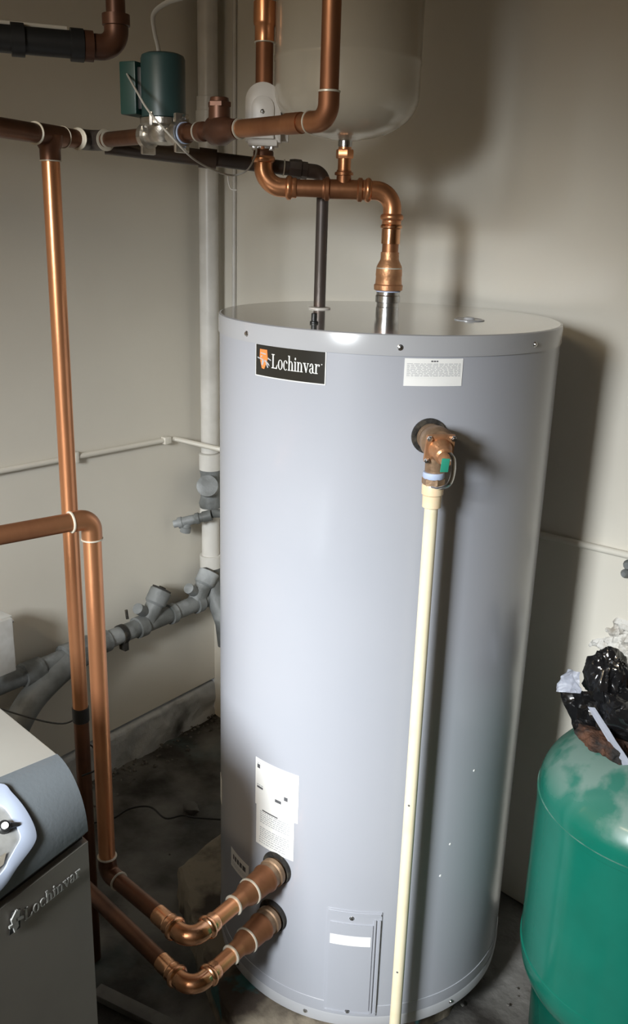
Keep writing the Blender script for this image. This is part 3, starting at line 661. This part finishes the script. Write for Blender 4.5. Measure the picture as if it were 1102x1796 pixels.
obj('hub', sweep(nb(), [lw(-.72, .432), lw(-.719, .432), lw(-.621, .432), lw(-.62, .432)], [.034, .041, .041, .034], 26), 'abs', GP)
bm = nb(); lathe(bm, lw(-.50, .432), gd, [(0, .0285), (0, .032), (.018, .032), (.018, .0285)], 24); box(bm, lw(-.49, .395, .07), (.03, .016, .03), (LNv, LDv, UP), .002); obj('pipe_clamp', bm, 'blackgap', GP)
bm = nb(); sweep(bm, [lw(-.455, .47, .05), lw(-.455, .50, .045)], .005, 8); obj('clamp_rod', bm, 'blackgap', GP)

SP = thing('grey_capped_branch', 'short grey capped pipe branch sticking out left of the corner stack', 'pipe', (-1.13, .34, .74))
sp = spline([(-.985, .365, .770), (-1.02, .352, .768), (-1.055, .343, .757)], 5)
obj('pipe', sweep(nb(), sp+[V((-1.075, .335, .750))], .0145, 18), 'abs', SP)
ax = V((-.76, -.40, -.22)).normalized(); s1 = V((-1.062, .342, .755))
s1 = V((-1.03, .335, .763)); ax = V((-.62, -.70, -.25)).normalized()
obj('coupling', lathe(nb(), s1, ax, [(0, .016), (.001, .019), (.03, .019), (.031, .0155)], 20), 'abs', SP)
obj('tape_wrap', lathe(nb(), s1+ax*.040, ax, [(0, .016), (.003, .0195), (.014, .019), (.018, .016)], 14), 'abs', SP)
bm = nb(); lathe(bm, s1+ax*.03, ax, [(0, .0155), (.07, .0165), (.072, .019), (.086, .019), (.087, .013), (.102, .0125)], 20); lathe(bm, s1+ax*.085, -UP+ax*.2, [(0, .014), (.022, .0145), (.023, .018), (.040, .018)], 20); obj('capped_tee', bm, 'abs', SP)

EB = thing('junction_box', 'small white plastic junction box on the left wall above the grey pipe', 'junction box', lw(-.96, .57, .1))
bx = lw(-.965, .580, .09)
bm = nb(); box(bm, bx, (.055, .095, .155), (LNv, LDv, UP), .005); obj('back_box', bm, 'box', EB)
bm = nb(); box(bm, bx+LNv*.038-LDv*.012, (.018, .094, .160), (LNv, LDv, UP), .004); obj('cover', bm, 'box', EB)
screw(bx+LNv*.044+LDv*.036+UP*.068, LNv, .003, EB)

TC_ = thing('thin_conduit', 'thin pale conduit crossing the left wall, then the corner and the back wall', 'conduit', lw(-.4, 1.02, .02))
cz = lambda s, z, off=.012: CORN+LDv*s+LNv*off+UP*z
pA = [cz(-1.4, 1.048), cz(-.26, 1.022), cz(-.20, 1.020, .014), V((-1.02, .372, .985)), V((-.93, .425, .972)), V((-.85, WB-.012, .975)), V((.16, WB-.012, .985)), V((.42, WB-.012, .998)), V((.9, WB-.012, 1.01))]
obj('pipe', sweep(nb(), pA, .0085, 14), 'wall', TC_)
for s in (-.60, -1.2): bm = nb(); box(bm, cz(s, 1.030, .012), (.024, .014, .032), (LNv, LDv, UP), .003); obj('pipe_clip', bm, 'wall', TC_)
bm = nb(); box(bm, cz(-.235, 1.021, .014), (.022, .03, .024), (LNv, LDv, UP), .005); obj('elbow', bm, 'wall', TC_)
bm = nb(); lathe(bm, (.392, WB+.01, .972), -YY, [(0, .012), (.02, .013), (.028, .008)], 12); lathe(bm, (.388, WB+.01, .950), -YY, [(0, .010), (.022, .011), (.03, .006)], 12); obj('wall_clip', bm, 'abs', TC_)

CC = thing('thin_corner_conduit', 'very thin upright conduit on the back wall beside the white corner pipe', 'conduit', (-1.03, WB-.008, 0))
obj('pipe', sweep(nb(), [(-1.046, WB-.007, .1), (-1.046, WB-.007, 2.73)], .0065, 12), 'pvc', CC)

# unseen lamp housing added behind the camera, to go with the warm fill light
CL = thing('added_fill_lamp', 'added batten-shaped fill lamp, unseen overhead behind the camera', 'ceiling lamp', (.55, -2.6, ZC))
obj('housing', box(nb(), (.55, -2.6, ZC-.04), (1.25, .18, .075), None, .01), 'white_pl', CL)
# ================================================================ BOILER
BO = thing('boiler', 'beige floor-standing boiler with slate hood and taupe front door at the lower left', 'boiler', (-.15, -1.2, ZF))
c0 = V((.203, -.88, .803)); dB = V((-.27086, .96262, 0)); nB = V((.96262, .27086, 0))
SL = .62
def hood(s, t, out=0.):
    Tp = V((.119, -.88-s, .9)); Sm = c0-dB*s; a = t*PI/2
    p = V((Tp.x+(Sm.x-Tp.x)*math.sin(a), Tp.y+(Sm.y-Tp.y)*math.sin(a), Sm.z+(Tp.z-Sm.z)*math.cos(a)))
    n = (XX*math.sin(a)*.9+UP*math.cos(a)).normalized()
    return p+n*out
bm = nb(); g = []
for i in range(13):
    s = SL*i/12; row = [bm.verts.new(hood(s, j/16)) for j in range(17)]+[bm.verts.new(c0-dB*s-UP*.012-nB*.010), bm.verts.new(V((.0, -.88-s, .79)))]; g.append(row)
for a, b in zip(g, g[1:]):
    for j in range(len(a)-1): bm.faces.new((a[j], a[j+1], b[j+1], b[j]))
for e in (g[0], g[-1]): bm.faces.new([*e])
obj('hood', bm, 'hood', BO, 40)
def prism(bm, pts, z0, z1):
    a = [bm.verts.new(V((x, y, z0))) for x, y in pts]; b = [bm.verts.new(V((x, y, z1))) for x, y in pts]
    bridge(bm, a, b); bm.faces.new(a[::-1]); bm.faces.new(b); return bm
e1 = c0-dB*SL
bm = nb(); prism(bm, [(-.45, -.882), (.10, -.882), (.10, -.882-SL), (-.45, -.882-SL)], ZF+.02, .888); obj('cabinet', bm, 'boiler', BO)
bm = nb(); box(bm, (-.168, -.88-SL/2, .894), (.574, SL, .012), None, .003); obj('top_panel', bm, 'boiler', BO)
q0 = c0-nB*.11; q1 = e1-nB*.11
bm = nb(); prism(bm, [(c0.x-.002, c0.y), (.09, -.88), (.09, -.88-SL), (e1.x-.002, e1.y)], ZF+.03, .783)
obj('front_door', bm, 'boiler_door', BO)
bm = nb(); prism(bm, [(c0.x-.014, c0.y-.003), (.09, -.884), (.09, -.88-SL), (e1.x-.012, e1.y)], .775, .80); obj('door_gap', bm, 'black', BO)
for px_, py_ in ((-.40, -.93), (.05, -.93), (-.40, -1.42), (.05, -1.42)): obj('foot', lathe(nb(), (px_, py_, ZF-.002), UP, [(0, .018), (.012, .018), (.014, .01), (.03, .01)], 12), 'black', BO)
# badge: raised wordmark on the door, reading along dB
bm = nb(); o_ = c0-dB*.160-UP*.067+nB*.0; sc = .115/WLEN
def dpoly(bm, pts, h0, h1):
    a = [bm.verts.new(o_+dB*x+UP*z+nB*h0) for x, z in pts]; b = [bm.verts.new(o_+dB*x+UP*z+nB*h1) for x, z in pts]
    bm.faces.new(b)
    for i in range(len(pts)): bm.faces.new((a[i], a[(i+1) % len(pts)], b[(i+1) % len(pts)], b[i]))
for P in WORD: dpoly(bm, [(.024+x*sc, y*sc*1.05) for x, y in P], 0, .0018)
for P in (((0, .02), (.01, .03), (.012, .002), (.004, -.004)), ((.008, .018), (.022, .012), (.022, .008), (.008, .012)), ((-.004, .012), (.004, .012), (.004, .008), (-.004, .008)), ((.012, .03), (.017, .026), (.014, .016), (.010, .018))): dpoly(bm, P, 0, .003)
obj('raised_lettering', bm, 'badge', BO, recalc=False)
bm = nb()  # black offset copy of the letters, painted in as their shadow
for P in WORD: dpoly(bm, [(.0252+x*sc*1.0, y*sc*1.05-.0014) for x, y in P], 0, .0004)
dpoly(bm, [(-.004, -.004), (.016, -.005), (.019, .026), (.004, .031)], 0, .0008)
obj('lettering_shadow', bm, 'black', BO, recalc=False)
# curved bezel and control panel on the hood
outer = [(.19, -.06), (.15, .0), (.105, .12), (.100, .26), (.095, .48), (.095, .66), (.105, .74), (.14, .82), (.17, .90), (.22, .93)]
inner = [(.19, .10), (.15, .22), (.125, .30), (.12, .40), (.12, .50), (.12, .62), (.135, .68), (.150, .73), (.165, .78), (.22, .84)]
outer[0] = (.19, .0)
def hs(pts, k=5):
    q = spline([V((a, b, 0)) for a, b in pts], k); return [(v.x, v.y) for v in q]
so, si = hs(outer), hs(inner)
bm = nb(); rows = []
for (s_, t_2), (s2, t2) in zip(so, si):
    rows.append([bm.verts.new(hood(s_, t_2, .001)), bm.verts.new(hood(s_, t_2, .006)), bm.verts.new(hood((s_+s2)/2, (t_2+t2)/2, .008)), bm.verts.new(hood(s2, t2, .006)), bm.verts.new(hood(s2, t2, .001))])
for a, b in zip(rows, rows[1:]):
    for j in range(4): bm.faces.new((a[j], a[j+1], b[j+1], b[j]))
bm.faces.new(rows[0]); bm.faces.new(rows[-1][::-1]); obj('bezel', bm, 'bezel', BO)
bm = nb(); rows = []
for s2, t2 in si: rows.append([bm.verts.new(hood(s2+(.34-s2)*k/8, t2, .002)) for k in range(9)])
for a, b in zip(rows, rows[1:]):
    for j in range(8): bm.faces.new((a[j], a[j+1], b[j+1], b[j]))
obj('control_panel', bm, 'panel', BO)
kp = hood(.137, .48, .002); kn = (hood(.137, .48, 1)-hood(.137, .48, 0)).normalized()
obj('gauge_knob', lathe(nb(), kp, kn, [(0, .0095), (.008, .0090), (.0095, .0075)], 20), 'black', BO)
obj('knob_cap', lathe(nb(), kp+kn*.009, kn, [(0, .0052), (.003, .0048)], 20), 'paper', BO)
kp2 = hood(.118, .52, .004); obj('pin', sweep(nb(), [kp+kn*.004, kp2+kn*.004], [.006, .003], 12), 'black', BO)
bm = nb(); kk = hood(.165, .66, .003); box(bm, kk, (.02, .016, .002), (dB, kn, dB.cross(kn)), .0); 
q_ = [hood(.148, .66, .004), hood(.185, .66, .004), hood(.185, .74, .004), hood(.158, .73, .004)]
bm.free(); bm = nb(); bm.faces.new([bm.verts.new(p) for p in q_]); bmesh.ops.solidify(bm, geom=bm.faces[:], thickness=.001); obj('panel_sticker', bm, 'beige', BO)

# ================================================================ GREEN TANK, BAG, SCRAP
GX, GY, rG = .662, .171, .25
GT = thing('green_pressure_tank', 'glossy green domed pressure tank standing at the right edge', 'pressure tank', (GX, GY, ZF))
prof = [(0.594, rG), (.590, rG+.0015), (.586, rG)]
bm = nb(); pr_ = []
for i in range(0, 15): a = PI/2*i/14; pr_.append((.205-.085*math.cos(a), rG-.05+.05*math.sin(a)) if i else (.12, .19))
pr_ = [(.12, .19)]+[(.215-.095*math.cos(PI/2*i/12), .19+(rG-.19)*math.sin(PI/2*i/12)) for i in range(1, 13)]
lathe(bm, (GX, GY, 0), UP, pr_+[(.216, rG+.002), (.224, rG+.002), (.225, rG), (.588, rG)], 96, caps=False); obj('body', bm, 'green_tank', GT)
bm = nb(); pr_ = [(.586, rG+.0001), (.588, rG+.002), (.600, rG+.002), (.601, rG)]
for i in range(1, 20): a = PI/2*i/19; pr_.append((.601+.135*math.sin(a), .04+(rG-.04)*math.cos(a)))
lathe(bm, (GX, GY, 0), UP, pr_+[(.737, .02)], 96, caps=True); obj('dome', bm, 'green_dome', GT)
bm = nb(); lathe(bm, (GX, GY, ZF-.004), UP, [(0, .205), (.004, .207), (.24, .215), (.26, .21)], 72, caps=False); bmesh.ops.solidify(bm, geom=bm.faces[:], thickness=.003); obj('skirt', bm, 'green_tank', GT)
# crumpled bag
def crumple(c, rx, ry, rz, seed, amp=.35, sub=5, rot=0.):
    bm = nb(); bmesh.ops.create_icosphere(bm, subdivisions=sub, radius=1)
    for v in bm.verts:
        p = v.co.copy(); n1 = 1-abs(mnoise.noise(V((p.x*1.6, p.y*1.6, p.z*.7))+V((seed, 0, 0))))*2.4; n2 = 1-abs(mnoise.noise(V((p.x*4, p.y*4, p.z*1.3))+V((0, seed, 0))))*2; n3 = mnoise.noise(p*1.2+V((0, 0, seed)))
        k = 1+amp*(n1*.5+n2*.22+n3*.5)-amp*.25
        v.co = V((p.x*rx, p.y*ry, p.z*rz))*k
    bmesh.ops.rotate(bm, verts=bm.verts, matrix=Matrix.Rotation(rot, 3, 'Y'))
    bmesh.ops.translate(bm, verts=bm.verts, vec=V(c)); return bm
def sheet(pts, nu=22, nv=16, seed=0, amp=.008, th=.0012, fr=26):
    """crumpled sheet spanned by four corners (bilinear) with ridged folds"""
    a, b, c, d = [V(p) for p in pts]; bm = nb(); g = []; n = (b-a).cross(d-a).normalized()
    for i in range(nu+1):
        row = []
        for j in range(nv+1):
            u, w = i/nu, j/nv; p = (a*(1-u)+b*u)*(1-w)+(d*(1-u)+c*u)*w
            h = amp*(1-2*abs(mnoise.noise(p*fr+V((seed, 3, 1)))))+amp*.6*(1-2*abs(mnoise.noise(p*fr*2.3+V((seed, 7, 1)))))
            row.append(bm.verts.new(p+n*h))
        g.append(row)
    for i in range(nu):
        for j in range(nv): bm.faces.new((g[i][j], g[i+1][j], g[i+1][j+1], g[i][j+1]))
    bmesh.ops.solidify(bm, geom=bm.faces[:], thickness=th); return bm
BG = thing('plastic_bag', 'crumpled black plastic bag with a white patch lying on the green tank', 'plastic bag', (.55, .12, .73))
obj('crumpled_top', crumple((.520, .135, .842), .040, .035, .050, 3.3, .55), 'bag', BG, 25)
obj('crumpled_side', crumple((.600, .13, .775), .085, .06, .045, 8.1, .5, rot=.35), 'bag', BG, 25)
obj('front_fold', sheet([(.443, .10, .790), (.500, .085, .722), (.60, .06, .715), (.540, .10, .830)], seed=2, amp=.007), 'bag', BG, 25)
obj('lower_fold', sheet([(.452, .105, .775), (.520, .09, .700), (.56, .09, .715), (.50, .11, .79)], seed=5, amp=.004), 'bag', BG, 25)
obj('white_patch', sheet([(.438, .095, .788), (.500, .086, .812), (.487, .100, .850), (.452, .105, .842)], 30, 24, seed=9, amp=.010, fr=30), 'bagwhite', BG, 25)
obj('white_stripe', sheet([(.523, .062, .800), (.540, .060, .806), (.640, .035, .735), (.622, .040, .722)], 24, 5, seed=4, amp=.003, th=.001), 'bagwhite', BG, 25)
RS = thing('rusty_scrap', 'lump of rusty brown scrap under the black bag on the green tank', 'scrap', (.60, .07, .73))
obj('lump', crumple((.570, .078, .733), .060, .042, .020, 5.2, .6, 5, .15), 'rust', RS, 25)
obj('lump', crumple((.60, .19, .815), .055, .04, .035, 9.7, .5, 4), 'rust', RS, 25)

# ================================================================ THINGS ON THE FLOOR
W1 = thing('floor_wire', 'thin black wire trailing over the dirty floor left of the tank', 'wire', (-.8, -.1, ZF))
obj('wire', sweep(nb(), spline([(-.96, -.36, -.088), (-.904, -.288, -.086), (-.855, -.207, -.08), (-.85, -.142, -.07), (-.815, -.088, -.07), (-.755, -.072, -.088), (-.731, -.024, -.088), (-.689, .001, -.086), (-.62, .065, -.088), (-.5, .16, -.088)]), .003, 8), 'black', W1)
W2 = thing('pipe_wire', 'thin black wire hanging from the tape on the tall copper pipe', 'wire', (-.42, -.52, .55))
obj('wire', sweep(nb(), spline([(-.95, -.75, .60), (-.80, -.67, .555), (-.62, -.60, .545), (-.50, -.55, .55), (-.437, -.53, .585)]), .0022, 8), 'black', W2)
obj('wire_tail', sweep(nb(), spline([(-.436, -.535, .53), (-.40, -.515, .515), (-.378, -.52, .475), (-.40, -.55, .455)]), .0022, 8), 'black', W2)
obj('floor_board', box(nb(), (-.17, -.545, ZF+.012), (.30, .035, .02), (V((.95, .31, 0)), V((-.31, .95, 0)), UP), .003), 'floor', label='narrow dark grimy board lying on the dark floor before the tank', cat='board', base=(-.17, -.545, ZF))
def rock(c, s, seed):
    bm = nb(); bmesh.ops.create_icosphere(bm, subdivisions=2, radius=1)
    for v in bm.verts: v.co = v.co*(1+.35*mnoise.noise(v.co*1.6+V((seed, 0, 0)))); v.co = V((v.co.x*s, v.co.y*s*.8, v.co.z*s*.5))
    bmesh.ops.translate(bm, verts=bm.verts, vec=V(c)); return bm
obj('concrete_chunk', rock((-.745, .02, ZF+.012), .03, 4), 'floor', label='small pale lump of debris beside the floor wire', cat='rubble', base=(-.745, .02, ZF))
bm = nb(); rnd = random.Random(5)
for i in range(140):
    s = -rnd.uniform(.02, 1.1); d = abs(rnd.gauss(.02, .05))+.01; p = CORN+LDv*s+LNv*d; sz = rnd.uniform(.003, .008)
    t2 = rock((p.x, p.y, ZF+.004+.012*max(0, 1-d/.1)), sz, i); me = bpy.data.meshes.new('tmp'); t2.to_mesh(me); t2.free(); bm.from_mesh(me); bpy.data.meshes.remove(me)
for i in range(60):
    p = V((rnd.uniform(-.8, .0), rnd.uniform(-.5, .3), 0)) if i % 2 else V((rnd.uniform(.3, .5), rnd.uniform(-.5, .2), 0)); sz = rnd.uniform(.002, .006)
    t2 = rock((p.x, p.y, ZF+.003), sz, i+200); me = bpy.data.meshes.new('tmp'); t2.to_mesh(me); t2.free(); bm.from_mesh(me); bpy.data.meshes.remove(me)
o = obj('rubble', bm, 'rubble', label='crumbled concrete grit scattered along the foot of the left wall', cat='rubble', kind='stuff', base=(-1.0, 0, ZF))
